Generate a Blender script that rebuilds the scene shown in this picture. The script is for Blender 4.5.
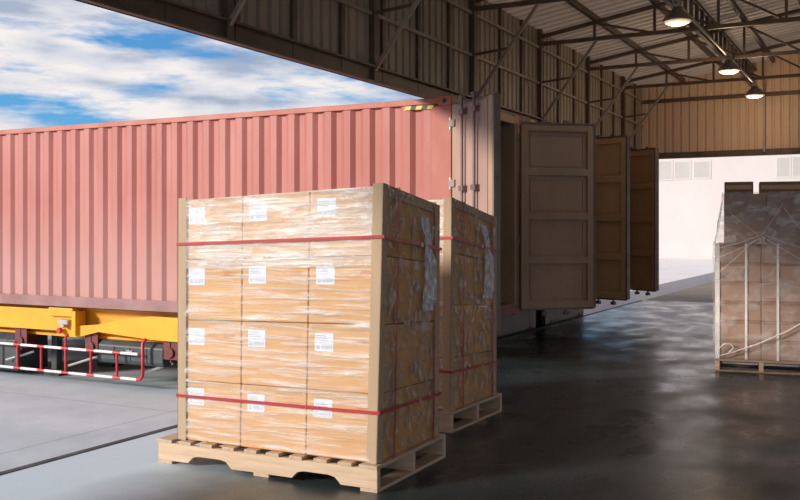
import bpy, bmesh, math, random
from mathutils import Vector, Matrix, noise as mnoise

for o in list(bpy.data.objects):
    bpy.data.objects.remove(o, do_unlink=True)
random.seed(7)
S = bpy.context.scene
COL = S.collection

# ------------------------------------------------------------------ camera, sky, sun, exposure
# world axes: X runs into the warehouse (parallel to the containers), Y runs along the open wall, Z up
EYE, FPX, YAW, HORIZON = 1.6, 936.8, 0.4875, 231.4
cam_data = bpy.data.cameras.new('camera')
cam = bpy.data.objects.new('camera', cam_data)
COL.objects.link(cam)
cam.location = (0, 0, EYE)
cam.rotation_euler = (math.pi / 2, 0, YAW)
cam_data.sensor_width = 36
cam_data.lens = FPX * 36 / 800
cam_data.shift_y = -(250 - HORIZON) / 800
cam_data.clip_end = 500
S.camera = cam

SKY_SHIFT = (2.1, 0.6, 1.35)
world = bpy.data.worlds.new('sky')
S.world = world
world.use_nodes = True
wn, wl = world.node_tree.nodes, world.node_tree.links
wn.clear()
w_out = wn.new('ShaderNodeOutputWorld')
w_bg = wn.new('ShaderNodeBackground')
w_bg.inputs['Strength'].default_value = 0.95
w_tc = wn.new('ShaderNodeTexCoord')
w_sep = wn.new('ShaderNodeSeparateXYZ')
wl.new(w_tc.outputs['Generated'], w_sep.inputs[0])


def wmath(op, a, b=None, clamp=False):
    n = wn.new('ShaderNodeMath')
    n.operation = op
    n.use_clamp = clamp
    for i, v in enumerate((a, b)):
        if v is None:
            continue
        if isinstance(v, (int, float)):
            n.inputs[i].default_value = v
        else:
            wl.new(v, n.inputs[i])
    return n.outputs[0]


def wramp(f, stops):
    n = wn.new('ShaderNodeValToRGB')
    wl.new(f, n.inputs[0])
    e = n.color_ramp.elements
    while len(e) < len(stops):
        e.new(0.5)
    for i, (p, c) in enumerate(stops):
        e[i].position = p
        e[i].color = (*c, 1)
    return n.outputs[0]


def wmix(f, a, b):
    n = wn.new('ShaderNodeMix')
    n.data_type = 'RGBA'
    wl.new(f, n.inputs[0])
    for s, v in ((6, a), (7, b)):
        if isinstance(v, tuple):
            n.inputs[s].default_value = (*v, 1)
        else:
            wl.new(v, n.inputs[s])
    return n.outputs[2]


zc = wmath('MAXIMUM', w_sep.outputs[2], 0.0)
w_map = wn.new('ShaderNodeMapping')
w_map.inputs['Location'].default_value = SKY_SHIFT
w_map.inputs['Scale'].default_value = (3.0, 3.0, 15)
wl.new(w_tc.outputs['Generated'], w_map.inputs[0])
w_n1 = wn.new('ShaderNodeTexNoise')
w_n1.inputs['Scale'].default_value = 2.2
w_n1.inputs['Detail'].default_value = 9
w_n1.inputs['Roughness'].default_value = 0.60
w_n1.inputs['Distortion'].default_value = 0.15
wl.new(w_map.outputs[0], w_n1.inputs['Vector'])
w_n2 = wn.new('ShaderNodeTexNoise')
w_n2.inputs['Scale'].default_value = 2.6
w_n2.inputs['Detail'].default_value = 6
wl.new(w_map.outputs[0], w_n2.inputs['Vector'])
blue = wramp(zc, [(0.0, (0.20, 0.55, 0.80)), (0.12, (0.13, 0.43, 0.78)), (0.30, (0.06, 0.22, 0.62)), (1.0, (0.03, 0.10, 0.36))])
cover = wramp(w_n1.outputs[0], [(0.38, (0, 0, 0)), (0.53, (1, 1, 1))])
tone = wramp(w_n2.outputs[0], [(0.40, (0.98, 0.92, 0.90)), (0.54, (0.74, 0.76, 0.83)), (0.66, (0.42, 0.49, 0.63))])
skycol = wmix(cover, blue, tone)
below = wmath('LESS_THAN', w_sep.outputs[2], -0.002)
skycol = wmix(below, skycol, (0.30, 0.30, 0.30))
wl.new(skycol, w_bg.inputs[0])
wl.new(w_bg.outputs[0], w_out.inputs[0])

SUN_EL, SUN_BETA = math.radians(19), math.radians(37)
sun_data = bpy.data.lights.new('sun', 'SUN')
sun_data.energy = 4.6
sun_data.angle = math.radians(11)
sun_data.color = (1.0, 0.93, 0.83)
sun = bpy.data.objects.new('sun', sun_data)
COL.objects.link(sun)
sun.location = (-20, -20, 15)
sun_dir = Vector((math.sin(SUN_BETA) * math.cos(SUN_EL), math.cos(SUN_BETA) * math.cos(SUN_EL), -math.sin(SUN_EL)))
sun.rotation_euler = sun_dir.to_track_quat('-Z', 'Y').to_euler()

S.view_settings.view_transform = 'Standard'
S.view_settings.look = 'None'
S.view_settings.gamma = 1
S.view_settings.use_curve_mapping = False
S.view_settings.exposure = 0.0


# ------------------------------------------------------------------ helpers
class MB:
    """collects shapes in world coordinates; build() links them as ONE mesh object"""

    def __init__(self):
        self.v, self.f, self.m = [], [], []
        self.slot = 0

    def add(self, vs, fs):
        n = len(self.v)
        self.v += [Vector(p) for p in vs]
        self.f += [[n + i for i in q] for q in fs]
        self.m += [self.slot] * len(fs)
        return self

    def box(self, x0, x1, y0, y1, z0, z1, M=None):
        vs = [Vector((x, y, z)) for z in (z0, z1) for y in (y0, y1) for x in (x0, x1)]
        if M is not None:
            vs = [M @ p for p in vs]
        return self.add(vs, [(0, 2, 3, 1), (4, 5, 7, 6), (0, 1, 5, 4), (2, 6, 7, 3), (0, 4, 6, 2), (1, 3, 7, 5)])

    def bar(self, p, q, w, h=None):
        """rectangular bar from p to q"""
        p, q = Vector(p), Vector(q)
        h = h or w
        d = (q - p).normalized()
        up = Vector((0, 0, 1)) if abs(d.z) < 0.95 else Vector((0, 1, 0))
        s = d.cross(up).normalized()
        t = s.cross(d).normalized()
        vs = [e + s * a * w / 2 + t * b * h / 2 for e in (p, q) for a, b in ((-1, -1), (1, -1), (1, 1), (-1, 1))]
        return self.add(vs, [(3, 2, 1, 0), (4, 5, 6, 7), (0, 1, 5, 4), (1, 2, 6, 5), (2, 3, 7, 6), (3, 0, 4, 7)])

    def tube(self, pts, r, n=10, closed=False):
        pts = [Vector(p) for p in pts]
        rings, prev = [], None
        N = len(pts)
        for i, p in enumerate(pts):
            a = pts[i - 1] if (i > 0 or closed) else p
            b = pts[(i + 1) % N] if (i < N - 1 or closed) else p
            d = (b - a).normalized()
            if prev is None:
                up = Vector((0, 0, 1)) if abs(d.z) < 0.95 else Vector((1, 0, 0))
                s = d.cross(up).normalized()
            else:
                s = (prev - d * prev.dot(d)).normalized()
            prev = s
            t = d.cross(s)
            rings.append([p + (s * math.cos(k * 2 * math.pi / n) + t * math.sin(k * 2 * math.pi / n)) * r for k in range(n)])
        vs = [q for ring in rings for q in ring]
        fs = []
        for i in range(N if closed else N - 1):
            j = (i + 1) % N
            for k in range(n):
                k2 = (k + 1) % n
                fs.append((i * n + k, i * n + k2, j * n + k2, j * n + k))
        if not closed:
            fs.append(tuple(reversed(range(n))))
            fs.append(tuple((N - 1) * n + k for k in range(n)))
        return self.add(vs, fs)

    def lathe(self, c, axis, prof, n=28):
        """prof: list of (radius, distance along axis)"""
        c, axis = Vector(c), Vector(axis).normalized()
        up = Vector((0, 0, 1)) if abs(axis.z) < 0.9 else Vector((1, 0, 0))
        s = axis.cross(up).normalized()
        t = axis.cross(s)
        vs, fs = [], []
        for r, h in prof:
            for k in range(n):
                a = 2 * math.pi * k / n
                vs.append(c + axis * h + (s * math.cos(a) + t * math.sin(a)) * r)
        for i in range(len(prof) - 1):
            for k in range(n):
                k2 = (k + 1) % n
                fs.append((i * n + k, i * n + k2, (i + 1) * n + k2, (i + 1) * n + k))
        fs.append(tuple(reversed(range(n))))
        fs.append(tuple((len(prof) - 1) * n + k for k in range(n)))
        return self.add(vs, fs)

    def prism(self, prof, a, b, fn):
        """prof: 2D polygon, fn(p, q, t) -> point ; extruded between a and b"""
        n = len(prof)
        vs = [fn(p, q, a) for p, q in prof] + [fn(p, q, b) for p, q in prof]
        fs = [tuple(range(n))[::-1], tuple(range(n, 2 * n))]
        for i in range(n):
            j = (i + 1) % n
            fs.append((i, j, n + j, n + i))
        return self.add(vs, fs)

    def build(self, name, mat, parent=None, bevel=0, smooth=False, fn=None):
        vs = [fn(p) for p in self.v] if fn else self.v
        off = world_loc(parent) if parent else Vector((0, 0, 0))
        me = bpy.data.meshes.new(name)
        me.from_pydata([tuple(p - off) for p in vs], [], self.f)
        for mm in (mat if isinstance(mat, (list, tuple)) else [mat]):
            me.materials.append(mm)
        for i, p in enumerate(me.polygons):
            p.material_index = self.m[i]
        bm = bmesh.new()
        bm.from_mesh(me)
        bmesh.ops.recalc_face_normals(bm, faces=bm.faces)
        bm.to_mesh(me)
        bm.free()
        if smooth:
            me.shade_smooth()
            me.set_sharp_from_angle(angle=math.radians(40))
        o = bpy.data.objects.new(name, me)
        COL.objects.link(o)
        if parent:
            o.parent = parent
        if bevel:
            md = o.modifiers.new('bevel', 'BEVEL')
            md.width = bevel
            md.segments = 2
            md.limit_method = 'ANGLE'
        return o


def world_loc(o):
    p = Vector((0, 0, 0))
    while o:
        p += Vector(o.location)
        o = o.parent
    return p


def tag(o, label=None, cat=None, group=None, kind=None):
    if label:
        o['label'] = label
    if cat:
        o['category'] = cat
    if group:
        o['group'] = group
    if kind:
        o['kind'] = kind
    return o


def empty(name, loc, label=None, cat=None, group=None, kind=None):
    o = bpy.data.objects.new(name, None)
    o.location = loc
    o.empty_display_size = 0.2
    COL.objects.link(o)
    return tag(o, label, cat, group, kind)


def copy_tree(o, parent=None):
    c = o.copy()
    COL.objects.link(c)
    if parent:
        c.parent = parent
    for ch in list(o.children):
        copy_tree(ch, c)
    return c


def from_cam(lat, d):
    """metres right of and ahead of the viewpoint -> world X, Y"""
    return lat * math.cos(YAW) - d * math.sin(YAW), lat * math.sin(YAW) + d * math.cos(YAW)


# ------------------------------------------------------------------ materials
def mat(name, col, rough=0.6, metal=0.0, var=None, scale=6, stretch=(1, 1, 1), bump=0, bscale=None, detail=5, spec=0.5,
        lo=0.35, hi=0.65):
    m = bpy.data.materials.new(name)
    m.use_nodes = True
    nt = m.node_tree
    b = nt.nodes['Principled BSDF']
    b.inputs['Base Color'].default_value = (*col, 1)
    b.inputs['Roughness'].default_value = rough
    b.inputs['Metallic'].default_value = metal
    b.inputs['Specular IOR Level'].default_value = spec
    if var or bump:
        tc = nt.nodes.new('ShaderNodeTexCoord')
        mp = nt.nodes.new('ShaderNodeMapping')
        mp.inputs['Scale'].default_value = stretch
        nt.links.new(tc.outputs['Object'], mp.inputs[0])
        nz = nt.nodes.new('ShaderNodeTexNoise')
        nz.inputs['Scale'].default_value = scale
        nz.inputs['Detail'].default_value = detail
        nz.inputs['Roughness'].default_value = 0.6
        nt.links.new(mp.outputs[0], nz.inputs['Vector'])
        if var:
            rp = nt.nodes.new('ShaderNodeValToRGB')
            rp.color_ramp.elements[0].position = lo
            rp.color_ramp.elements[1].position = hi
            rp.color_ramp.elements[0].color = (*col, 1)
            rp.color_ramp.elements[1].color = (*var, 1)
            nt.links.new(nz.outputs[0], rp.inputs[0])
            nt.links.new(rp.outputs[0], b.inputs['Base Color'])
        if bump:
            src = nz
            if bscale:
                src = nt.nodes.new('ShaderNodeTexNoise')
                src.inputs['Scale'].default_value = bscale
                src.inputs['Detail'].default_value = 4
                nt.links.new(mp.outputs[0], src.inputs['Vector'])
            bp = nt.nodes.new('ShaderNodeBump')
            bp.inputs['Strength'].default_value = bump
            bp.inputs['Distance'].default_value = 0.02
            nt.links.new(src.outputs[0], bp.inputs['Height'])
            nt.links.new(bp.outputs[0], b.inputs['Normal'])
    return m


def floor_material():
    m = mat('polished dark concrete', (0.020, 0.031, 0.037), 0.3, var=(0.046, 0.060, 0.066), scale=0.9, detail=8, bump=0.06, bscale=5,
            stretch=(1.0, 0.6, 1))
    nt = m.node_tree
    b = nt.nodes['Principled BSDF']
    # sky light on the floor by the doorway, painted paler with a ragged edge
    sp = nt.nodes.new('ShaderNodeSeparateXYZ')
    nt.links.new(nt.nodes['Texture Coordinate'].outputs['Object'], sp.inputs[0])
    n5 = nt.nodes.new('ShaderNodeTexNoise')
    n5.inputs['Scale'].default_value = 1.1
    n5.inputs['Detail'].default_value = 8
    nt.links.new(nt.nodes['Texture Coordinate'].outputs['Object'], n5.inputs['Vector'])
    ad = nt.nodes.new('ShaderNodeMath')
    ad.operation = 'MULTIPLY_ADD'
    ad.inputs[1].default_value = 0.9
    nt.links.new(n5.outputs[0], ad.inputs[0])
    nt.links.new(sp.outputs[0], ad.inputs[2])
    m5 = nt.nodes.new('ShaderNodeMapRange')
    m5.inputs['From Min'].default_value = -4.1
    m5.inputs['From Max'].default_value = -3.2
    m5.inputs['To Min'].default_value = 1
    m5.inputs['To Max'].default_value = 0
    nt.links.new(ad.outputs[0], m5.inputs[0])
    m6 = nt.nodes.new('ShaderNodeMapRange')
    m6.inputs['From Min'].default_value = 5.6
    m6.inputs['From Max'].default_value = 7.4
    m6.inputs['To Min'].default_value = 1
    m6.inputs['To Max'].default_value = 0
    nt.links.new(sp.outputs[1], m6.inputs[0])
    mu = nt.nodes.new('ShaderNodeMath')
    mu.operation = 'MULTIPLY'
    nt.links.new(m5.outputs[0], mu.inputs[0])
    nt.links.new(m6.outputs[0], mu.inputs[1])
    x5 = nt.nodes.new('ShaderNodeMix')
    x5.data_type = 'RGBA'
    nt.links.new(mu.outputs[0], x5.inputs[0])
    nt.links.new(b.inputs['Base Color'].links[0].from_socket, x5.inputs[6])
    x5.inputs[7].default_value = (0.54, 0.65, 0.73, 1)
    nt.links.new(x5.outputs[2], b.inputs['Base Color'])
    n2 = nt.nodes.new('ShaderNodeTexNoise')
    n2.inputs['Scale'].default_value = 2.2
    n2.inputs['Detail'].default_value = 7
    mp = nt.nodes['Mapping']
    nt.links.new(mp.outputs[0], n2.inputs['Vector'])
    mr = nt.nodes.new('ShaderNodeMapRange')
    mr.inputs['From Min'].default_value = 0.35
    mr.inputs['From Max'].default_value = 0.7
    mr.inputs['To Min'].default_value = 0.22
    mr.inputs['To Max'].default_value = 0.46
    nt.links.new(n2.outputs[0], mr.inputs[0])
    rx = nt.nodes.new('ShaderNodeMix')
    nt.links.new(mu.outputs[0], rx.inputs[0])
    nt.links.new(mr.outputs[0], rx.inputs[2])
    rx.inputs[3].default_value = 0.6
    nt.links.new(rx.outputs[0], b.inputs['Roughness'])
    return m


def yard_material():
    m = mat('pale concrete yard', (0.42, 0.48, 0.54), 0.75, var=(0.55, 0.61, 0.66), scale=0.8, detail=9, bump=0.12, bscale=30)
    nt = m.node_tree
    b = nt.nodes['Principled BSDF']
    old = b.inputs['Base Color'].links[0].from_socket
    br = nt.nodes.new('ShaderNodeTexBrick')
    br.offset = 0
    br.inputs['Scale'].default_value = 1
    br.inputs['Mortar Size'].default_value = 0.012
    br.inputs['Brick Width'].default_value = 4.0
    br.inputs['Row Height'].default_value = 3.0
    br.inputs['Color1'].default_value = (1, 1, 1, 1)
    br.inputs['Color2'].default_value = (0.93, 0.93, 0.93, 1)
    br.inputs['Mortar'].default_value = (0.6, 0.6, 0.6, 1)
    nt.links.new(nt.nodes['Texture Coordinate'].outputs['Object'], br.inputs['Vector'])
    mx = nt.nodes.new('ShaderNodeMix')
    mx.data_type = 'RGBA'
    mx.blend_type = 'MULTIPLY'
    mx.inputs[0].default_value = 1
    nt.links.new(old, mx.inputs[6])
    nt.links.new(br.outputs[0], mx.inputs[7])
    nt.links.new(mx.outputs[2], b.inputs['Base Color'])
    return m


def faded_red():
    """painted steel, chalky and paler in the lower part, rust streaks running down"""
    m = mat('faded red container paint', (0.38, 0.112, 0.088), 0.55, var=(0.46, 0.165, 0.138), scale=2.2, stretch=(1, 1, 0.25), detail=7)
    nt = m.node_tree
    b = nt.nodes['Principled BSDF']
    base = b.inputs['Base Color'].links[0].from_socket
    tc = nt.nodes['Texture Coordinate']
    sp = nt.nodes.new('ShaderNodeSeparateXYZ')
    nt.links.new(tc.outputs['Object'], sp.inputs[0])
    nz = nt.nodes.new('ShaderNodeTexNoise')
    nz.inputs['Scale'].default_value = 1.6
    nz.inputs['Detail'].default_value = 6
    nt.links.new(tc.outputs['Object'], nz.inputs['Vector'])

    def mth(op, a, bb):
        n = nt.nodes.new('ShaderNodeMath')
        n.operation = op
        n.use_clamp = False
        for i, v in enumerate((a, bb)):
            if isinstance(v, (int, float)):
                n.inputs[i].default_value = v
            else:
                nt.links.new(v, n.inputs[i])
        return n.outputs[0]
    # chalking grows downward (weathering with its own ragged edge)
    hz = mth('ADD', sp.outputs[2], mth('MULTIPLY', nz.outputs[0], 0.55))
    mr = nt.nodes.new('ShaderNodeMapRange')
    mr.inputs['From Min'].default_value = 1.9
    mr.inputs['From Max'].default_value = 0.7
    mr.inputs['To Min'].default_value = 0.0
    mr.inputs['To Max'].default_value = 0.75
    nt.links.new(hz, mr.inputs[0])
    mx = nt.nodes.new('ShaderNodeMix')
    mx.data_type = 'RGBA'
    nt.links.new(mr.outputs[0], mx.inputs[0])
    nt.links.new(base, mx.inputs[6])
    mx.inputs[7].default_value = (0.47, 0.25, 0.225, 1)
    # rust and scuffs
    mp = nt.nodes.new('ShaderNodeMapping')
    mp.inputs['Scale'].default_value = (3.2, 3.2, 1.1)
    nt.links.new(tc.outputs['Object'], mp.inputs[0])
    n3 = nt.nodes.new('ShaderNodeTexNoise')
    n3.inputs['Scale'].default_value = 2.4
    n3.inputs['Detail'].default_value = 10
    n3.inputs['Roughness'].default_value = 0.72
    nt.links.new(mp.outputs[0], n3.inputs['Vector'])
    rp = nt.nodes.new('ShaderNodeValToRGB')
    rp.color_ramp.elements[0].position = 0.66
    rp.color_ramp.elements[1].position = 0.74
    nt.links.new(n3.outputs[0], rp.inputs[0])
    mx2 = nt.nodes.new('ShaderNodeMix')
    mx2.data_type = 'RGBA'
    nt.links.new(rp.outputs[0], mx2.inputs[0])
    nt.links.new(mx.outputs[2], mx2.inputs[6])
    mx2.inputs[7].default_value = (0.30, 0.13, 0.08, 1)
    nt.links.new(mx2.outputs[2], b.inputs['Base Color'])
    return m


def film_material(name, tint=(0.93, 0.93, 0.94), lo=0.05, hi=0.5, stretch=(1, 1, 9), scale=2.5, thr=(0.48, 0.72), rough=0.18):
    """clear stretch film: mostly see-through, with noise streaks painting wrinkle haze and reflections"""
    m = bpy.data.materials.new(name)
    m.use_nodes = True
    nt = m.node_tree
    nt.nodes.clear()
    out = nt.nodes.new('ShaderNodeOutputMaterial')
    tr = nt.nodes.new('ShaderNodeBsdfTransparent')
    pb = nt.nodes.new('ShaderNodeBsdfPrincipled')
    pb.inputs['Base Color'].default_value = (*tint, 1)
    pb.inputs['Roughness'].default_value = rough
    pb.inputs['Specular IOR Level'].default_value = 0.8
    mx = nt.nodes.new('ShaderNodeMixShader')
    tc = nt.nodes.new('ShaderNodeTexCoord')
    mp = nt.nodes.new('ShaderNodeMapping')
    mp.inputs['Scale'].default_value = stretch
    nz = nt.nodes.new('ShaderNodeTexNoise')
    nz.inputs['Scale'].default_value = scale
    nz.inputs['Detail'].default_value = 8
    nz.inputs['Roughness'].default_value = 0.62
    nz.inputs['Distortion'].default_value = 0.6
    mr = nt.nodes.new('ShaderNodeMapRange')
    mr.inputs['From Min'].default_value, mr.inputs['From Max'].default_value = thr
    mr.inputs['To Min'].default_value, mr.inputs['To Max'].default_value = lo, hi
    bp = nt.nodes.new('ShaderNodeBump')
    bp.inputs['Strength'].default_value = 0.6
    bp.inputs['Distance'].default_value = 0.03
    nt.links.new(tc.outputs['Object'], mp.inputs[0])
    nt.links.new(mp.outputs[0], nz.inputs['Vector'])
    nt.links.new(nz.outputs[0], mr.inputs[0])
    nt.links.new(nz.outputs[0], bp.inputs['Height'])
    nt.links.new(bp.outputs[0], pb.inputs['Normal'])
    nt.links.new(mr.outputs[0], mx.inputs[0])
    nt.links.new(tr.outputs[0], mx.inputs[1])
    nt.links.new(pb.outputs[0], mx.inputs[2])
    nt.links.new(mx.outputs[0], out.inputs[0])
    return m


M = {
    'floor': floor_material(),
    'yard': yard_material(),
    'asphalt': mat('dusty asphalt', (0.20, 0.165, 0.13), 0.8, var=(0.27, 0.225, 0.18), scale=1.2, detail=8, spec=0.15),
    'sunlit_ground': mat('ground painted white as sunlit', (0.74, 0.68, 0.66), 0.7, var=(0.80, 0.75, 0.72), scale=0.4),  # sunlight on the far ground put into its white colour
    'seam': mat('joint sealant', (0.035, 0.037, 0.04), 0.8, var=(0.09, 0.09, 0.09), scale=4),
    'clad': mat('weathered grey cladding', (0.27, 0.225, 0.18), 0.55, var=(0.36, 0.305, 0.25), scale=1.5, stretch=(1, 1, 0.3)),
    'clad_end': mat('end cladding with brown haze', (0.66, 0.47, 0.33), 0.55, var=(0.74, 0.55, 0.40), scale=1.5, stretch=(1, 1, 0.3)),  # brown haze at the far end painted into the cladding colour
    'roof': mat('galvanised roof sheet', (0.62, 0.57, 0.54), 0.5, var=(0.72, 0.67, 0.63), scale=1.2, stretch=(0.4, 1, 1)),
    'steel': mat('brown painted steel', (0.085, 0.058, 0.042), 0.5, var=(0.13, 0.095, 0.07), scale=3),
    'steel_pale': mat('pale painted steel', (0.26, 0.22, 0.185), 0.5, var=(0.34, 0.29, 0.25), scale=3),
    'red': faded_red(),
    'red_dark': mat('red frame paint', (0.40, 0.10, 0.065), 0.55, var=(0.48, 0.16, 0.12), scale=3, stretch=(1, 1, 0.4)),
    'red_sill': mat('dusty maroon rail paint', (0.25, 0.12, 0.115), 0.6, var=(0.33, 0.18, 0.17), scale=3),
    'door_out': mat('dusty pink door paint', (0.36, 0.225, 0.19), 0.55, var=(0.42, 0.275, 0.235), scale=3, stretch=(1, 1, 0.3)),
    'door_in': mat('brown door lining', (0.36, 0.245, 0.165), 0.55, var=(0.42, 0.30, 0.215), scale=2, stretch=(1, 1, 0.4)),
    'door_haze': mat('brown door lining with warm haze', (0.62, 0.38, 0.19), 0.55, var=(0.68, 0.44, 0.24), scale=2, stretch=(1, 1, 0.4)),  # warm haze over the far doors painted into their colour
    'box_in': mat('container lining', (0.12, 0.09, 0.075), 0.6, var=(0.16, 0.12, 0.10), scale=3),
    'plywood': mat('container plywood deck', (0.16, 0.10, 0.06), 0.7, var=(0.22, 0.14, 0.09), scale=4, stretch=(0.2, 3, 1)),
    'rubber': mat('black rubber', (0.02, 0.02, 0.02), 0.7, var=(0.035, 0.035, 0.035), scale=8),
    'zinc': mat('zinc hardware', (0.50, 0.47, 0.43), 0.4, 0.6, var=(0.36, 0.33, 0.30), scale=10),
    'bar_steel': mat('grey locking bar', (0.16, 0.12, 0.105), 0.45, 0.2, var=(0.22, 0.17, 0.15), scale=6),
    'yellow': mat('yellow chassis paint', (0.80, 0.335, 0.008), 0.42, var=(0.86, 0.40, 0.012), scale=2.5),
    'guard_red': mat('red guard paint', (0.52, 0.02, 0.03), 0.4, var=(0.60, 0.035, 0.05), scale=8),
    'guard_white': mat('white guard paint', (0.80, 0.78, 0.78), 0.4, var=(0.70, 0.68, 0.68), scale=8),
    'dark_red': mat('dark red bracket paint', (0.11, 0.012, 0.012), 0.5, var=(0.16, 0.025, 0.022), scale=6),
    'black_plastic': mat('charcoal plastic', (0.035, 0.045, 0.048), 0.45, var=(0.06, 0.07, 0.075), scale=5),
    'rim': mat('grey wheel rim', (0.35, 0.35, 0.35), 0.4, 0.5, var=(0.25, 0.25, 0.25), scale=8),
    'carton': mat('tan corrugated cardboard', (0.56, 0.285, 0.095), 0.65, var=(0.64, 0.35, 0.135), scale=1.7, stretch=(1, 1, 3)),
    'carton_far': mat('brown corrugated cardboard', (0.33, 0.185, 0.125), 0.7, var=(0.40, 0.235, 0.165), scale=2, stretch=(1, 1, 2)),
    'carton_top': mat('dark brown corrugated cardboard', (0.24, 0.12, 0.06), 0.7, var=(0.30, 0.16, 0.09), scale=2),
    'tape': mat('clear brown packing tape', (0.50, 0.27, 0.10), 0.25, var=(0.58, 0.33, 0.14), scale=3),
    'paper': mat('white label paper', (0.66, 0.71, 0.82), 0.6, var=(0.74, 0.78, 0.88), scale=10),
    'ink': mat('grey label print', (0.42, 0.46, 0.56), 0.7, var=(0.52, 0.55, 0.62), scale=20),
    'red_ink': mat('faded red carton print', (0.56, 0.13, 0.06), 0.7, var=(0.60, 0.20, 0.10), scale=20),
    'edge_board': mat('grey-tan edge board', (0.42, 0.295, 0.185), 0.7, var=(0.48, 0.345, 0.225), scale=2, stretch=(3, 3, 0.3)),
    'strap': mat('red polyester strap', (0.40, 0.016, 0.02), 0.35, var=(0.46, 0.03, 0.035), scale=10),
    'white_strap': mat('white tape band', (0.80, 0.74, 0.70), 0.5, var=(0.86, 0.80, 0.76), scale=4),
    'film': film_material('clear stretch film', lo=0.08, hi=0.60, stretch=(1, 1, 14), scale=2.0, thr=(0.44, 0.70)),
    'film_side': film_material('crinkled clear stretch film', (0.50, 0.42, 0.36), lo=0.04, hi=0.75, stretch=(3.5, 3.5, 2.2), scale=4.2, thr=(0.47, 0.62), rough=0.10),
    'film_top': film_material('second layer of stretch film', lo=0.12, hi=0.48, stretch=(1.6, 1.6, 4), scale=2.0, thr=(0.40, 0.66)),
    'film_glare': film_material('painted bluish film glare', (0.82, 0.87, 0.97), lo=0.25, hi=0.88, stretch=(5, 5, 2), scale=5, thr=(0.38, 0.62)),  # glare on the wrap, painted as a bluish tint
    'film_far': film_material('clear pallet wrap', (0.92, 0.84, 0.79), lo=0.07, hi=0.42, stretch=(1, 1, 2), scale=3, thr=(0.45, 0.70)),
    'film_drape': film_material('loose clear film', (0.95, 0.86, 0.80), lo=0.12, hi=0.60, stretch=(2, 2, 3), scale=3, thr=(0.42, 0.68)),
    'film_line': film_material('rolled film edge', (0.97, 0.93, 0.90), lo=0.55, hi=0.9, stretch=(2, 2, 2), scale=8, thr=(0.3, 0.7)),
    'white_wall': mat('white rendered wall', (0.54, 0.49, 0.485), 0.7, var=(0.57, 0.52, 0.515), scale=0.5),
    'pane': mat('grey window pane', (0.40, 0.38, 0.36), 0.6, var=(0.44, 0.42, 0.40), scale=0.7),
    'lamp_shade': mat('grey metal lamp shade', (0.20, 0.17, 0.15), 0.4, 0.5, var=(0.28, 0.24, 0.21), scale=6),
    'lamp_lens': mat('frosted lamp lens', (0.85, 0.83, 0.80), 0.3, var=(0.9, 0.88, 0.85), scale=6),
    'conduit': mat('galvanised conduit', (0.48, 0.43, 0.38), 0.45, 0.3, var=(0.56, 0.50, 0.45), scale=6),
    'hazard_yellow': mat('hazard yellow', (0.75, 0.48, 0.04), 0.5, var=(0.80, 0.55, 0.07), scale=9),
    'black': mat('black paint', (0.02, 0.02, 0.02), 0.5, var=(0.03, 0.03, 0.03), scale=9),
}


def wood(name, a, b, ax):
    st = {'x': (0.6, 9, 9), 'y': (9, 0.6, 9)}[ax]
    return mat(name, a, 0.7, var=b, scale=4, stretch=st, bump=0.15, detail=8, lo=0.3, hi=0.72)


M['wood_y'] = wood('pale pallet pine across', (0.42, 0.29, 0.19), (0.60, 0.45, 0.32), 'y')
M['wood_x'] = wood('pale pallet pine along', (0.50, 0.345, 0.22), (0.66, 0.49, 0.35), 'x')
# roof sheets made translucent to add fill light inside the hall
_m = M['roof']
_nt = _m.node_tree
_b = _nt.nodes['Principled BSDF']
_tr = _nt.nodes.new('ShaderNodeBsdfTranslucent')
_tr.inputs['Color'].default_value = (0.90, 0.79, 0.68, 1)
_mx = _nt.nodes.new('ShaderNodeMixShader')
_mx.inputs[0].default_value = 0.28
_nt.links.new(_b.outputs[0], _mx.inputs[1])
_nt.links.new(_tr.outputs[0], _mx.inputs[2])
_nt.links.new(_mx.outputs[0], _nt.nodes['Material Output'].inputs[0])
_b = M['lamp_lens'].node_tree.nodes['Principled BSDF']
_b.inputs['Emission Color'].default_value = (1.0, 0.85, 0.68, 1)
_b.inputs['Emission Strength'].default_value = 0.2
M['wood_old'] = wood('dull pallet timber', (0.30, 0.19, 0.12), (0.40, 0.27, 0.18), 'x')

# ------------------------------------------------------------------ the place: floor, yard, walls, roof
VW, UE, LINTEL, EAVE = -5.22, 21.83, 3.28, 4.68     # open wall plane, end wall plane, head of the openings, eave
GROUND = -0.65
RIDGE_V, SLOPE, ROOF0 = 3.0, 0.16, 4.92
U0, VR = -3.0, 11.2


def roof_z(v):
    return ROOF0 + SLOPE * (min(v, 2 * RIDGE_V - v) - VW)


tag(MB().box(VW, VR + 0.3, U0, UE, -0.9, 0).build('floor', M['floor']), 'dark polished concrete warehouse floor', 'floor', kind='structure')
tag(MB().box(-70, VW, -30, 90, -1.0, GROUND).build('ground_yard', M['yard']), 'pale grey concrete yard under the trailers', 'ground', kind='structure')
tag(MB().box(VW, 60, UE, 90, -0.9, -0.01).box(VR + 0.3, 60, -30, UE, -0.9, -0.01).build('ground_asphalt', M['asphalt']), 'dusty asphalt outside the end opening', 'ground', kind='structure')
tag(MB().box(VW - 0.035, VW + 0.03, U0, UE, -0.12, 0.006).build('trim_sill', M['seam'], bevel=0.004), 'dark joint along the dock edge', 'joint', kind='structure')
tag(MB().box(-60, -6.35, UE + 1.5, 74, GROUND, -0.005).build('ground_sun_patch', M['sunlit_ground']), 'ground beyond the end opening, whitened as if in sun', 'ground', kind='structure')


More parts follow.
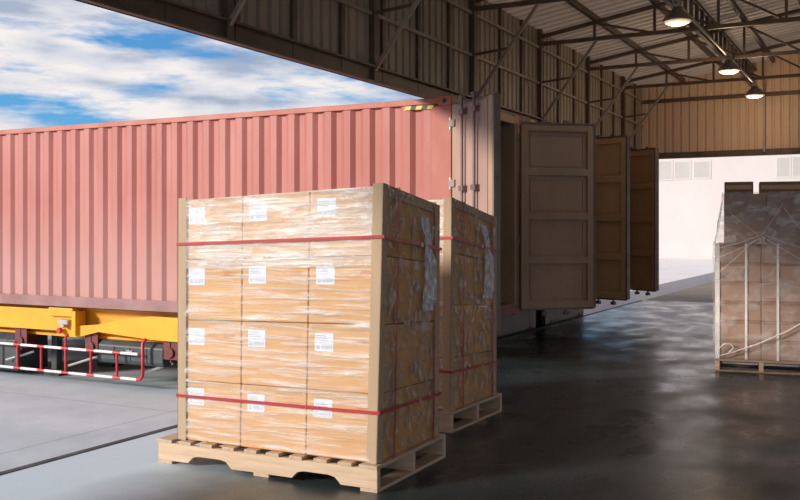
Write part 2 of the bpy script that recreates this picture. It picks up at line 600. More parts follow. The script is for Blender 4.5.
def sheet(a0, a1, fn, z0, z1, pitch=0.18, depth=0.035):
    """trapezoid-ribbed cladding: fn(a, out, z) -> point; ribs vertical; z0/z1 may be functions of a"""
    f0 = z0 if callable(z0) else (lambda a: z0)
    f1 = z1 if callable(z1) else (lambda a: z1)
    prof = []
    a = a0
    while a < a1:
        for da, o in ((0, 0), (0.62, 0), (0.72, 1), (0.9, 1)):
            if a + da * pitch <= a1:
                prof.append((a + da * pitch, o * depth))
        a += pitch
    prof.append((a1, 0))
    m = MB()
    n = len(prof)
    t = 0.004
    vs = []
    for off in (0, t):
        for aa, o in prof:
            vs.append(fn(aa, o + off, f0(aa)))
            vs.append(fn(aa, o + off, f1(aa)))
    fs = []
    for k in range(2):
        b = k * 2 * n
        for i in range(n - 1):
            fs.append((b + 2 * i, b + 2 * i + 2, b + 2 * i + 3, b + 2 * i + 1))
    for i in range(n - 1):
        fs.append((2 * i, 2 * n + 2 * i, 2 * n + 2 * i + 2, 2 * i + 2))
        fs.append((2 * i + 1, 2 * i + 3, 2 * n + 2 * i + 3, 2 * n + 2 * i + 1))
    m.add(vs, fs)
    return m


# left wall above the loading opening
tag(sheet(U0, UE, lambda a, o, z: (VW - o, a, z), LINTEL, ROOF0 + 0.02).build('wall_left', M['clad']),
    'ribbed grey cladding above the loading opening', 'wall', kind='structure')
tag(sheet(U0, 1.2, lambda a, o, z: (VW - o, a, z), 0, LINTEL).build('wall_sun_block', M['clad']),  # unseen panel added to block sun from the floor on the right
    'added out-of-view cladding that keeps sun off the floor', 'wall', kind='structure')
# lintel channel, girts and studs of the left wall
tag(MB().box(VW, VW + 0.03, U0, UE, LINTEL - 0.02, LINTEL + 0.17).box(VW, VW + 0.09, U0, UE, LINTEL + 0.15, LINTEL + 0.17)
    .box(VW, VW + 0.09, U0, UE, LINTEL - 0.02, LINTEL).build('trim_lintel_left', M['steel']),
    'steel lintel channel over the loading opening', 'lintel', kind='structure')
for nm, z in (('trim_girt', 4.02), ('trim_eave_girt', 4.60)):
    tag(MB().box(VW, VW + 0.04, U0, UE, z, z + 0.04).build(nm, M['steel_pale']),
        'long steel girt on the left wall, %s' % ('half way up the cladding' if z < 4.5 else 'under the eaves'), 'girt', kind='structure')
u = 3.1
k = 0
while u < UE - 0.3:
    tag(MB().box(VW, VW + 0.035, u - 0.035, u + 0.035, LINTEL, ROOF0).build('trim_stud', M['steel']),
        'upright steel stud on the left wall cladding', 'stud', 'studs of the left wall', 'structure')
    u += 0.90
# end wall: cladding above its opening, lintel, girt
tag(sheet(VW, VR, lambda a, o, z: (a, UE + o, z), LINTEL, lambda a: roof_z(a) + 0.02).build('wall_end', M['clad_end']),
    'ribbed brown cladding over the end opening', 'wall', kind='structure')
tag(MB().box(VW, VR, UE - 0.06, UE, LINTEL - 0.02, LINTEL + 0.12).build('trim_lintel_end', M['steel']),
    'steel lintel over the end opening', 'lintel', kind='structure')
tag(MB().box(VW, VR, UE - 0.06, UE, 4.55, 4.63).build('trim_girt_end', M['steel']), 'steel girt across the end wall', 'girt', kind='structure')
# right wall (out of frame, closes the hall)
tag(sheet(U0, UE, lambda a, o, z: (VR + o, a, z), 3.9, ROOF0 + 0.02, pitch=0.4).build('wall_right', M['clad']),
    'ribbed grey cladding above the open right side', 'wall', kind='structure')


# roof sheets, ribs running down the slope
def roof_sheet(va, vb):
    m = MB()
    vs, fs, prof = [], [], []
    a = U0
    while a < UE + 0.3:
        for da, o in ((0, 0), (0.13, 0), (0.155, 0.03), (0.20, 0.03), (0.225, 0)):
            prof.append((a + da, o))
        a += 0.25
    n = len(prof)
    for off in (0, 0.005):
        for aa, o in prof:
            vs.append((va, aa, roof_z(va) + o + off))
            vs.append((vb, aa, roof_z(vb) + o + off))
    for kk in range(2):
        b = 2 * n * kk
        for i in range(n - 1):
            fs.append((b + 2 * i, b + 2 * i + 1, b + 2 * i + 3, b + 2 * i + 2))
    m.add(vs, fs)
    return m


ceil = empty('ceiling', (0, 0, ROOF0), 'ribbed pale metal roof sheets with steel purlins', 'roof', kind='structure')
roof_sheet(VW - 0.4, RIDGE_V).build('roof_sheet', M['roof'], ceil)
roof_sheet(RIDGE_V, VR + 0.4).build('roof_sheet', M['roof'], ceil)
v = VW + 0.95
while v < RIDGE_V:
    MB().box(v - 0.03, v + 0.03, U0, UE, roof_z(v) - 0.10, roof_z(v) - 0.005).build('purlin', M['steel'], ceil)
    v += 0.95

# roof trusses
TRUSS_U = [6.55, 9.15, 11.95, 14.7, 17.4, 20.0]
proto = None


def truss():
    root = empty('roof_truss', (VW, 0, EAVE), kind='structure')
    c0, c1 = VW, VR
    MB().box(c0, c1, -0.03, 0.03, EAVE - 0.03, EAVE + 0.03).build('bottom_chord', M['steel'], root)
    t = MB()
    for a, b in ((c0, RIDGE_V), (RIDGE_V, c1)):
        t.bar((a, 0, roof_z(a) - 0.13), (b, 0, roof_z(b) - 0.13), 0.06, 0.06)
    t.build('top_chord', M['steel'], root)
    vs = []
    v = c0 + 0.95
    while v < c1 - 0.3:
        vs.append(v)
        v += 0.95
    for i, v in enumerate(vs):
        MB().bar((v, 0, EAVE), (v, 0, roof_z(v) - 0.13), 0.04).build('web_post', M['steel'], root)
        if i + 1 < len(vs):
            w = vs[i + 1]
            MB().bar((v, 0, roof_z(v) - 0.14), (w, 0, EAVE), 0.035).build('web_diagonal', M['steel'], root)
    MB().bar((VW + 0.03, 0, LINTEL + 0.1), (VW + 1.0, 0, EAVE), 0.04).build('knee_brace', M['steel_pale'], root)
    MB().box(VW, VW + 0.07, -0.045, 0.045, LINTEL, roof_z(VW)).build('stub_column', M['steel'], root)
    MB().bar((VW + 0.05, 0, 4.05), (VW + 0.53, 0, 4.09), 0.03).build('brace_tie', M['steel'], root)
    return root


lab = ['steel roof truss with knee brace, first one at the top left over the sky',
       'steel roof truss whose knee brace rises above the red container roof end',
       'steel roof truss whose knee brace rises above the door with locking bars',
       'steel roof truss whose knee brace rises right of the brown panelled door',
       'steel roof truss second from the end wall',
       'steel roof truss nearest the end wall']
for i, u in enumerate(TRUSS_U):
    if proto is None:
        proto = truss()
        t = proto
    else:
        t = copy_tree(proto)
    t.location = (VW, u, EAVE)
    tag(t, lab[i], 'roof truss', 'roof trusses', 'structure')

# lengthwise lattice under the roof
LV = -2.75
lt = empty('lattice_girder', (LV, 0, EAVE), 'lengthwise steel lattice girder with close upright bars under the roof', 'girder', kind='structure')
MB().box(LV - 0.03, LV + 0.03, 3, UE, EAVE + 0.03, EAVE + 0.08).build('bottom_chord', M['steel'], lt)
MB().box(LV - 0.03, LV + 0.03, 3, UE, roof_z(LV) - 0.2, roof_z(LV) - 0.14).build('top_chord', M['steel'], lt)
u = 11.0
while u < UE - 0.2:
    MB().bar((LV, u, EAVE + 0.05), (LV, u, roof_z(LV) - 0.15), 0.05).build('upright_bar', M['steel'], lt)
    u += 0.45

# conduit with hanging lamps
CV, CZ = -2.55, 4.60
co = empty('lighting_conduit', (CV, 10, CZ), 'pale pipe conduit running under the trusses and down the end wall', 'conduit')
MB().tube([(CV, 6, CZ), (CV, UE - 0.22, CZ), (CV, UE - 0.12, CZ - 0.05), (CV, UE - 0.09, CZ - 0.2), (CV, UE - 0.09, LINTEL + 0.05)], 0.022).build('pipe', M['conduit'], co, smooth=True)
for u in (12.6, 16.9, 20.2):
    MB().box(CV - 0.05, CV + 0.05, u - 0.06, u + 0.06, CZ - 0.05, CZ + 0.05).build('junction_box', M['conduit'], co, bevel=0.008)


def lamp():
    r = empty('high_bay_lamp', (CV, 0, 4.36))
    MB().lathe((CV, 0, 4.36), (0, 0, 1), [(0.185, 0.0), (0.19, 0.02), (0.165, 0.06), (0.10, 0.13), (0.06, 0.17), (0.055, 0.20)]).build('shade', M['lamp_shade'], r, smooth=True)
    MB().lathe((CV, 0, 4.352), (0, 0, 1), [(0.10, -0.035), (0.155, -0.012), (0.17, 0.012)]).build('lens', M['lamp_lens'], r, smooth=True)
    MB().tube([(CV, 0, 4.555), (CV, 0, CZ - 0.03)], 0.012).build('stem', M['conduit'], r)
    ld = bpy.data.lights.new('lamp_light', 'POINT')
    ld.energy = 34
    ld.color = (1.0, 0.70, 0.43)
    ld.shadow_soft_size = 0.12
    lo_ = bpy.data.objects.new('lamp_light', ld)
    COL.objects.link(lo_)
    lo_.location = (0, 0, -0.20)
    lo_.parent = r
    return r


lp = None
for u, lb in ((12.6, 'grey high bay lamp cut by the top edge, nearest of the three'), (16.9, 'grey high bay lamp hanging mid way along the conduit'),
              (20.2, 'small grey high bay lamp hanging closest to the end wall')):
    if lp is None:
        lp = lamp()
        o = lp
    else:
        o = copy_tree(lp)
    o.location = (CV, u, 4.36)
    for ch in o.children:
        if ch.type == 'LIGHT':
            ch.data = ch.data.copy()
            ch.data.energy = 14 if u < 13 else (36 if u < 18 else 30)
    tag(o, lb, 'lamp', 'high bay lamps on the conduit')

# white building beyond the end opening
FU = 58.0
fb = empty('white_building', (0, FU, 0), 'white sunlit building with grey windows beyond the end opening', 'building')
MB().box(-14, 42, FU, FU + 6, -0.65, 9.5).build('wall', M['white_wall'], fb)


def at_plane_u(x, U):
    t = (x - 400) / FPX
    return U * (t * math.cos(YAW) - math.sin(YAW)) / (math.cos(YAW) + t * math.sin(YAW))


def z_at(x, y, U):
    t = (x - 400) / FPX
    d = U / (math.cos(YAW) + t * math.sin(YAW))
    return EYE + (HORIZON - y) * d / FPX


for x0, x1, y0, y1 in ((650, 673, 161, 181), (674, 691, 161, 180), (693, 711, 161, 179), (776, 791, 157, 178), (792, 807, 156, 178)):
    xa, xb = at_plane_u(x0, FU), at_plane_u(x1, FU)
    za, zb = z_at(x0, y1, FU), z_at(x0, y0, FU)
    w = MB().box(xa, xb, FU - 0.03, FU + 0.02, za, za + 0.08).box(xa, xb, FU - 0.03, FU + 0.02, zb - 0.08, zb) \
        .box(xa, xa + 0.08, FU - 0.03, FU + 0.02, za + 0.08, zb - 0.08).box(xb - 0.08, xb, FU - 0.03, FU + 0.02, za + 0.08, zb - 0.08) \
        .build('window', M['white_wall'], fb)
    MB().box(xa + 0.08, xb - 0.08, FU - 0.02, FU + 0.01, za + 0.08, zb - 0.08).build('pane', M['pane'], w)

# ------------------------------------------------------------------ containers on trailers
CU, CVR, CB, CT, CW, CLEN = 9.96, -4.60, 0.48, 3.18, 2.22, 12.19


def corrugated(y, x0, x1, z0, z1, out):
    """side wall with trapezoid corrugation; out = -1 or +1, side the ridges face"""
    m = MB()
    pitch, dep = 0.278, 0.036
    prof = []
    x = x1
    while x > x0:
        for dx, o in ((0, 0), (0.055, 0), (0.115, 1), (0.205, 1), (0.265, 0)):
            if x - dx > x0:
                prof.append((x - dx, o))
        x -= pitch
    prof.append((x0, 0))
    n = len(prof)
    vs, fs = [], []
    for t in (0, 0.01):
        for xx, o in prof:
            yy = y - out * dep * (1 - o) - out * t
            vs += [(xx, yy, z0), (xx, yy, z1)]
    for kk in range(2):
        b = 2 * n * kk
        for i in range(n - 1):
            fs.append((b + 2 * i, b + 2 * i + 2, b + 2 * i + 3, b + 2 * i + 1))
    return m.add(vs, fs)


def door(root, hinge, end, inner_side, mats, bars=True):
    """one leaf from hinge (x,y) to end (x,y); inner_side = +1 if the lined face is on the left of hinge->end"""
    h, e = Vector((*hinge, 0)), Vector((*end, 0))
    W = (e - h).length
    d = (e - h).normalized()
    nrm = Vector((-d.y, d.x, 0)) * inner_side       # towards the inner face
    Mx = Matrix((( d.x, nrm.x, 0, h.x), (d.y, nrm.y, 0, h.y), (0, 0, 1, 0), (0, 0, 0, 1)))
    z0, z1 = CB + 0.06, CT - 0.10
    H = z1 - z0
    m = MB()
    m.box(0.01, W, -0.02, 0.012, z0, z1, Mx)
    fr = 0.05
    m.box(0.01, 0.11, -0.028, fr, z0, z1, Mx).box(W - 0.10, W, -0.028, fr, z0, z1, Mx)
    for i in range(5):                                # ribs between four recessed panels
        zc = z0 + 0.05 + (H - 0.10) * i / 4
        m.box(0.10, W - 0.09, -0.02, fr - 0.004, zc - 0.05, zc + 0.05, Mx)
    outm, inm = mats
    leaf = m.build('door', inm, root, bevel=0.008)
    MB().box(0.11, W - 0.10, -0.032, -0.021, z0 + 0.03, z1 - 0.03, Mx).build('outer_skin', outm, leaf)
    for i in range(4):                                # pressed edge inside each recess
        za = z0 + 0.05 + (H - 0.10) * i / 4 + 0.05
        zb = z0 + 0.05 + (H - 0.10) * (i + 1) / 4 - 0.05
        q = MB()
        q.box(0.15, W - 0.14, 0.012, 0.026, za + 0.035, za + 0.055, Mx).box(0.15, W - 0.14, 0.012, 0.026, zb - 0.055, zb - 0.035, Mx)
        q.box(0.15, 0.17, 0.012, 0.026, za + 0.035, zb - 0.035, Mx).box(W - 0.16, W - 0.14, 0.012, 0.026, za + 0.035, zb - 0.035, Mx)
        q.build('pressed_panel_edge', inm, leaf)
    g = MB()
    g.box(W - 0.005, W + 0.02, -0.02, fr + 0.012, z0, z1, Mx).box(0.02, W, fr - 0.03, fr + 0.012, z1 - 0.0, z1 + 0.02, Mx).box(0.02, W, fr - 0.03, fr + 0.012, z0 - 0.02, z0, Mx)
    g.build('rubber_gasket', M['bar_steel'], leaf)
    for i in range(4):                                # hinges
        zc = z0 + 0.22 + (H - 0.44) * i / 3
        q = MB()
        q.box(-0.03, 0.10, -0.05, -0.02, zc - 0.04, zc + 0.04, Mx)
        q.tube([Mx @ Vector((-0.02, -0.03, zc - 0.07)), Mx @ Vector((-0.02, -0.03, zc + 0.07))], 0.022)
        q.build('hinge', M['zinc'], leaf, smooth=True)
    if bars:
        for wx in (W * 0.36, W * 0.66):
            q = MB()
            q.tube([Mx @ Vector((wx, -0.075, z0 - 0.09)), Mx @ Vector((wx, -0.075, z1 + 0.07))], 0.017)
            for zc in (z0 + 0.10, z0 + 0.75, z0 + 1.55, z1 - 0.12):
                q.box(wx - 0.05, wx + 0.05, -0.095, -0.03, zc - 0.03, zc + 0.03, Mx)
            for zc in (z0 - 0.08, z1 + 0.04):
                q.box(wx - 0.035, wx + 0.035, -0.10, -0.045, zc - 0.025, zc + 0.025, Mx)
            b = q.build('locking_bar', M['bar_steel'], leaf, smooth=True)
        wx = W * 0.36
        MB().box(wx - 0.30, wx - 0.02, -0.085, -0.06, z0 + 1.15, z0 + 1.18, Mx).box(wx - 0.30, wx - 0.22, -0.095, -0.03, z0 + 1.10, z0 + 1.23, Mx) \
            .build('door_handle', M['bar_steel'], leaf)
    return leaf


def container(uc, label, red, frame, sill, left_door, right_door):
    y0, y1 = uc, uc + CW
    x1, x0 = CVR, CVR - CLEN
    c = empty('shipping_container', ((x0 + x1) / 2, (y0 + y1) / 2, CB), label, 'shipping container', 'shipping containers at the loading opening')
    corrugated(y0 + 0.012, x0 + 0.15, x1 - 0.16, CB + 0.14, CT - 0.05, -1).build('side_panel', red, c)
    corrugated(y1 - 0.012, x0 + 0.15, x1 - 0.16, CB + 0.14, CT - 0.05, 1).build('side_panel', red, c)
    for ya in (y0, y1 - 0.06):
        MB().box(x0 + 0.1, x1 - 0.1, ya, ya + 0.06, CT - 0.075, CT - 0.005).build('top_rail', frame, c, bevel=0.006)
        MB().box(x0 + 0.1, x1 - 0.1, ya, ya + 0.06, CB, CB + 0.155).build('bottom_rail', sill, c, bevel=0.006)
    for ya in (y0, y1 - 0.15):
        MB().box(x1 - (0.27 if ya == y0 else 0.17), x1, ya, ya + 0.15, CB + 0.1, CT - 0.1).build('corner_post', frame if ya == y0 else M['door_in'], c, bevel=0.01)
        MB().box(x0, x0 + 0.16, ya, ya + 0.15, CB + 0.1, CT - 0.1).build('corner_post', frame, c, bevel=0.01)
        for xa in (x1 - 0.178, x0):
            for za in (CB - 0.015, CT - 0.103):
                k = MB().box(xa, xa + 0.178, ya - 0.004 if ya == y0 else ya - 0.008, ya + 0.154 if ya == y0 else ya + 0.158, za, za + 0.118).build('corner_casting', frame, c, bevel=0.012)
                ys = ya - 0.006 if ya == y0 else ya + 0.158
                MB().lathe((xa + 0.089, ys, za + 0.06), (0, 1, 0), [(0.028, -0.001), (0.028, 0.004)], 16).build('casting_hole', M['black'], k)
    MB().box(x0 + 0.1, x1 - 0.03, y1 - 0.157, y1 - 0.151, CB + 0.14, CT - 0.12).build('inner_lining', M['door_in'], c)
    MB().box(x1 - 0.12, x1, y0 + 0.15, y1 - 0.15, CT - 0.12, CT - 0.01).build('door_header', M['door_in'], c, bevel=0.008)
    MB().box(x1 - 0.12, x1, y0 + 0.15, y1 - 0.15, CB, CB + 0.14).build('door_sill', sill, c, bevel=0.008)
    MB().box(x0 + 0.05, x1 - 0.05, y0 + 0.05, y1 - 0.05, CT - 0.05, CT - 0.02).build('roof', red, c)
    MB().box(x0 + 0.05, x1 - 0.1, y0 + 0.06, y1 - 0.06, CB + 0.10, CB + 0.135).build('deck', M['plywood'], c)
    MB().box(x0 + 0.04, x0 + 0.08, y0 + 0.15, y1 - 0.15, CB + 0.05, CT - 0.05).build('front_wall', red, c)
    for k_ in range(8):
        xa = x0 + 0.8 + k_ * 1.5
        MB().box(xa, xa + 0.06, y0 + 0.06, y1 - 0.06, CB + 0.01, CB + 0.10).build('floor_beam', sill, c)
    if left_door:
        door(c, *left_door)
    if right_door:
        door(c, *right_door)
    return c


def cw(lat, d):
    return from_cam(lat, d)


c1 = container(CU, 'faded red corrugated shipping container with both doors swung open', M['red'], M['red_dark'], M['red_sill'],
               ((CVR + 0.02, CU + 0.02), cw(1.02, 10.10), 1, (M['door_out'], M['door_in'])),
               ((CVR + 0.02, CU + CW - 0.04), cw(2.70, 13.12), -1, (M['door_out'], M['door_in'])))
# black and yellow height warning strip below the top rail at the rear
ms = MB()
for k in range(5):
    xa = CVR - 0.62 + k * 0.075
    ms.slot = k % 2
    ms.prism([(xa, 0), (xa + 0.075, 0), (xa + 0.095, 0.045), (xa + 0.02, 0.045)], CU - 0.006, CU + 0.004, lambda p, q, t: (p, t, CT - 0.13 + q))
ms.build('hazard_strip', [M['hazard_yellow'], M['black']], c1)
P = 2.70
c2 = container(CU + P, 'haze-tinted brown container end behind the panelled door, second along the wall', M['red'], M['door_haze'], M['red_sill'],
               ((CVR + 0.0, CU + P - 0.03), (CVR - 1.08, CU + P - 0.13), 1, (M['door_out'], M['door_haze'])),
               ((CVR + 0.02, CU + P + CW - 0.03), cw(3.56, 14.62), -1, (M['door_out'], M['door_haze'])))
c3 = container(CU + 2 * P, 'haze-tinted brown container end nearest the bright end opening', M['red'], M['door_haze'], M['red_sill'],
               ((CVR + 0.0, CU + 2 * P - 0.03), (CVR - 1.08, CU + 2 * P - 0.13), 1, (M['door_out'], M['door_haze'])),
               ((CVR + 0.02, CU + 2 * P + CW - 0.03), cw(4.60, 16.75), -1, (M['door_out'], M['door_haze'])))


def wheel(root, x, y, side):
    c = (x, y, GROUND + 0.46)
    R = 0.46
    w = MB().lathe(c, (0, side, 0), [(0.26, 0.0), (R - 0.03, 0.0), (R, 0.03), (R, 0.21), (R - 0.03, 0.24), (0.27, 0.24), (0.25, 0.20)], 32).build('wheel', M['rubber'], root, smooth=True)
    MB().lathe(c, (0, side, 0), [(0.25, 0.10), (0.255, 0.225), (0.24, 0.225), (0.20, 0.14), (0.10, 0.13), (0.09, 0.22), (0.0801, 0.23)], 24).build('rim', M['rim'], w, smooth=True)


def trailer(uc, label, full):
    xr = VW - 0.10
    paint = M['yellow'] if full else M['steel']
    x0 = CVR - CLEN - 0.1
    t = empty('container_trailer', (xr - 5, uc + CW / 2, GROUND), label, 'trailer', 'container trailers in the yard')
    for y in (uc + 0.30, uc + CW - 0.30):
        m = MB()
        m.box(x0, xr, y - 0.07, y + 0.07, CB - 0.065, CB - 0.03)
        m.box(x0, xr, y - 0.012, y + 0.012, CB - 0.44, CB - 0.06)
        m.box(x0, xr, y - 0.07, y + 0.07, CB - 0.475, CB - 0.43)
        m.build('main_beam', paint, t, bevel=0.004)
    for x in (-16.2, -11.0, -5.8):
        MB().box(x - 0.16, x + 0.16, uc + 0.05, uc + CW - 0.05, CB - 0.16, CB - 0.03).build('bolster', paint, t, bevel=0.008)
        for y, s in ((uc + 0.0, -1), (uc + CW - 0.0, 1)):
            MB().box(x - 0.26, x + 0.24, min(y, y - s * 0.22), max(y, y - s * 0.22), CB - 0.145, CB - 0.02).build('twist_lock_housing', paint, t, bevel=0.008)
            MB().box(x + 0.22, x + 0.30, min(y, y - s * 0.20), max(y, y - s * 0.20), CB - 0.42, CB - 0.06).build('gusset', paint, t, bevel=0.006)
            MB().box(x - 0.04, x + 0.16, min(y + s * 0.02, y - s * 0.1), max(y + s * 0.02, y - s * 0.1), CB - 0.26, CB - 0.19) \
                .lathe((x + 0.06, y + s * 0.03, CB - 0.28), (0, -s, 0), [(0.035, 0.0), (0.035, 0.15)], 14).build('twist_lock_lever', M['zinc'], t)
            MB().lathe((x - 0.02, y + s * 0.03, CB - 0.36), (0, -s, 0), [(0.04, 0.0), (0.045, 0.02), (0.045, 0.05)], 14).build('marker_lamp', M['guard_red'], t)
    for x in (-15, -12, -9, -8.3):
        MB().box(x - 0.04, x + 0.04, uc + 0.3, uc + CW - 0.3, CB - 0.35, CB - 0.12).build('cross_member', paint, t)
    for x in (-7.35, -6.25):
        MB().tube([(x, uc + 0.15, GROUND + 0.46), (x, uc + CW - 0.15, GROUND + 0.46)], 0.07).build('axle', M['black_plastic'], t)
        for y, s in ((uc + 0.30, -1), (uc + CW - 0.30, 1)):
            wheel(t, x, y, s)
    for y in (uc + 0.55, uc + CW - 0.55):
        m = MB().box(-11.75, -11.63, y - 0.06, y + 0.06, GROUND + 0.08, CB - 0.3).box(-11.85, -11.50, y - 0.13, y + 0.13, GROUND, GROUND + 0.06)
        m.bar((-11.69, y, CB - 0.60), (-11.15, y, CB - 0.30), 0.05)
        m.build('landing_leg', M['black_plastic'], t, bevel=0.008)
    MB().box(xr - 0.05, xr, uc + 0.02, uc + CW - 0.02, -0.56, 0.0).build('added_yard_screen', M['rubber'], t, bevel=0.006)  # dark sheet added to hide the bright yard showing under the containers
    MB().box(xr - 0.08, xr, uc, uc + CW, 0.0, CB - 0.03).build('rear_bumper', paint, t, bevel=0.008)
    if not full:
        return t
    # side deck plates seen beside the housing
    MB().prism([(-16.5, 0.43), (-10.72, 0.43), (-10.72, 0.20), (-10.3, 0.24), (-9.75, 0.35), (-9.3, 0.40), (-5.45, 0.40), (-5.45, 0.02), (-9.3, 0.07),
                (-10.3, 0.13), (-10.72, 0.03), (-11.15, 0.03), (-11.15, 0.11), (-16.5, 0.11)], uc + 0.06, uc + 0.085, lambda p, q, tt: (p, tt, q)).build('side_skirt', M['yellow'], t, bevel=0.004)
    # red and white side guard
    gy = uc + 0.02
    ZT, ZB = -0.14, -0.50
    g = empty('side_guard', Vector((-9, gy, ZB)) - Vector(t.location))
    g.parent = t
    xa, xb = -14.2, -9.49

    for z in (ZT, ZB):
        a = xb - 0.40 - 0.0775 - 8 * 0.515
        k = 1
        while a < xb - 0.02:
            L = 0.155 if k % 2 else 0.36
            b = min(a + L, xb)
            MB().tube([(a, gy, z), (b, gy, z)], 0.021, 12).build('rail', M['guard_red'] if k % 2 else M['guard_white'], g, smooth=True)
            a = b
            k += 1
    MB().tube([(xb - 0.02, gy, ZB), (xb + 0.05, gy, ZB + 0.01), (xb + 0.085, gy, ZB + 0.06), (xb + 0.09, gy, ZB + 0.15), (xb + 0.09, gy, ZT + 0.16), (xb + 0.10, gy + 0.04, ZT + 0.21), (xb + 0.12, gy + 0.15, ZT + 0.23)], 0.023, 12) \
        .build('end_hoop', M['guard_red'], g, smooth=True)
    x = xb - 0.40
    for i in range(9):
        hi = ZT + 0.16 if i == 2 else ZT
        pts = [(x, gy, ZB), (x, gy, hi)]
        if i == 2:
            pts += [(x, gy + 0.05, hi + 0.05), (x + 0.02, gy + 0.18, hi + 0.07)]
        MB().tube(pts, 0.019, 12).build('post', M['guard_red'], g, smooth=True)
        x -= 0.515
    for x in (xb + 0.08, xb - 1.40, xb - 2.75):
        MB().tube([(x, gy + 0.02, ZB + 0.10), (x + 0.30, gy + 0.30, ZB + 0.22)], 0.018, 10).build('stay', M['guard_white'], g, smooth=True)
    for x in (-12.0, -10.5, -8.98):
        MB().box(x - 0.012, x + 0.012, uc + 0.12, uc + 0.42, -0.24, 0.12).box(x - 0.13, x + 0.13, uc + 0.12, uc + 0.145, -0.20, 0.10) \
            .tube([(x, uc + 0.09, -0.10), (x, uc + 0.16, -0.10)], 0.07, 14).build('guard_bracket', M['dark_red'], t, bevel=0.004)
    MB().box(-8.86, -8.1, uc + 0.15, uc + 0.5, -0.24, 0.0).build('rear_guard_box', M['dark_red'], t, bevel=0.01)
    # charcoal plastic tool box
    y_a, y_b = uc + 0.12, uc + 0.52
    pr = [(y_a + 0.03, -0.32), (y_b, -0.32), (y_b, 0.0), (y_a + 0.12, 0.02), (y_a + 0.05, 0.0), (y_a, -0.06), (y_a, -0.26), (y_a + 0.01, -0.30)]
    b = MB().prism(pr, -10.36, -9.12, lambda p, q, tt: (tt, p, q)).build('tool_box', M['black_plastic'], t, bevel=0.012)
    m = MB()
    for x in (-10.05, -9.74, -9.43):
        m.box(x - 0.012, x + 0.012, y_a - 0.008, y_a + 0.02, -0.27, -0.07)
    m.box(-10.36, -9.12, y_a - 0.006, y_a + 0.02, -0.145, -0.13)
    m.build('tool_box_rib', M['black_plastic'], b)
    MB().box(-9.80, -9.68, y_a - 0.02, y_a, -0.16, -0.11).build('latch', M['zinc'], b)
    MB().prism([(y_a + 0.03, -0.58), (y_b + 0.2, -0.58), (y_b + 0.2, 0.0), (y_a + 0.1, 0.0), (y_a, -0.10), (y_a, -0.54)], -13.6, -12.08, lambda p, q, tt: (tt, p, q)).build('storage_box', M['black_plastic'], t, bevel=0.012)
    return t


trailer(CU, 'yellow container trailer with red and white side guard under the red container', True)
trailer(CU + P, 'plain brown container trailer standing behind the nearest one', False)
trailer(CU + 2 * P, 'plain brown container trailer standing furthest from the pallets', False)

# ------------------------------------------------------------------ wrapped pallets of cartons
PW, PD, PH = 1.72, 1.03, 0.165


class Load:
    def __init__(self, pu, pv, pa, pt, ptl, ptr, lean, adj):
        self.pu, self.pv, self.c, self.s = pu, pv, math.cos(pa), math.sin(pa)
        self.pt, self.ptl, self.ptr, self.lean, self.adj = pt, ptl, ptr, lean, adj

    def flat(self, p):
        """local (l to the left, b to the back, z) -> world"""
        l, b, z = p
        return Vector((self.pv - l * self.c + b * self.s, self.pu + l * self.s + b * self.c, z))

    def sag(self, p):
        l, b, z = p
        f = max(0, z - PH) / (self.pt - PH)
        l -= self.lean * f * (1 - l / PW) * (1 - 0.9 * b / PD)
        return self.flat((l, b, z + f * (self.ptl * l / PW + self.ptr * b / PD)))


def pallet(L, label):
    r = empty('wooden_pallet', L.flat((PW / 2, PD / 2, 0)), label, 'pallet', 'slatted pallets under the strapped cartons')
    NB = 10
    bw = 0.100
    step = (PW - bw) / (NB - 1)
    rr = random.Random(3)
    for i in range(NB):
        w = bw if i not in (0, NB - 1) else 0.13
        a = i * step - (0.018 if i == NB - 1 else 0)
        MB().box(a, a + w, rr.uniform(-0.006, 0.006), PD + rr.uniform(-0.006, 0.006), PH - 0.022, PH).build('deck_board', M['wood_y'], r, bevel=0.003, fn=L.flat)
    z0, z1 = 0.022, PH - 0.022
    for b0 in (0.0, PD / 2 - 0.02, PD - 0.042):
        prof = [(0, z0), (0.26, z0)]
        for n0, n1 in ((0.26, 0.62), (PW - 0.62, PW - 0.26)):
            if n0 > 1:
                prof.append((n0, z0))
            for f, h in ((0.05, 0.02), (0.12, 0.042), (0.25, 0.052), (0.75, 0.052), (0.88, 0.042), (0.95, 0.02), (1, 0)):
                prof.append((n0 + (n1 - n0) * f, z0 + h))
        prof += [(PW, z0), (PW, z1), (0, z1)]
        MB().prism(prof, b0, b0 + 0.042, lambda p, q, t: (p, t, q)).build('stringer', M['wood_x'], r, bevel=0.003, fn=L.flat)
    for a in (0.0, PW / 2 - 0.06, PW - 0.12):
        MB().box(a, a + 0.12, 0, PD, 0, 0.022).build('bottom_board', M['wood_y'], r, bevel=0.003, fn=L.flat)
    return r


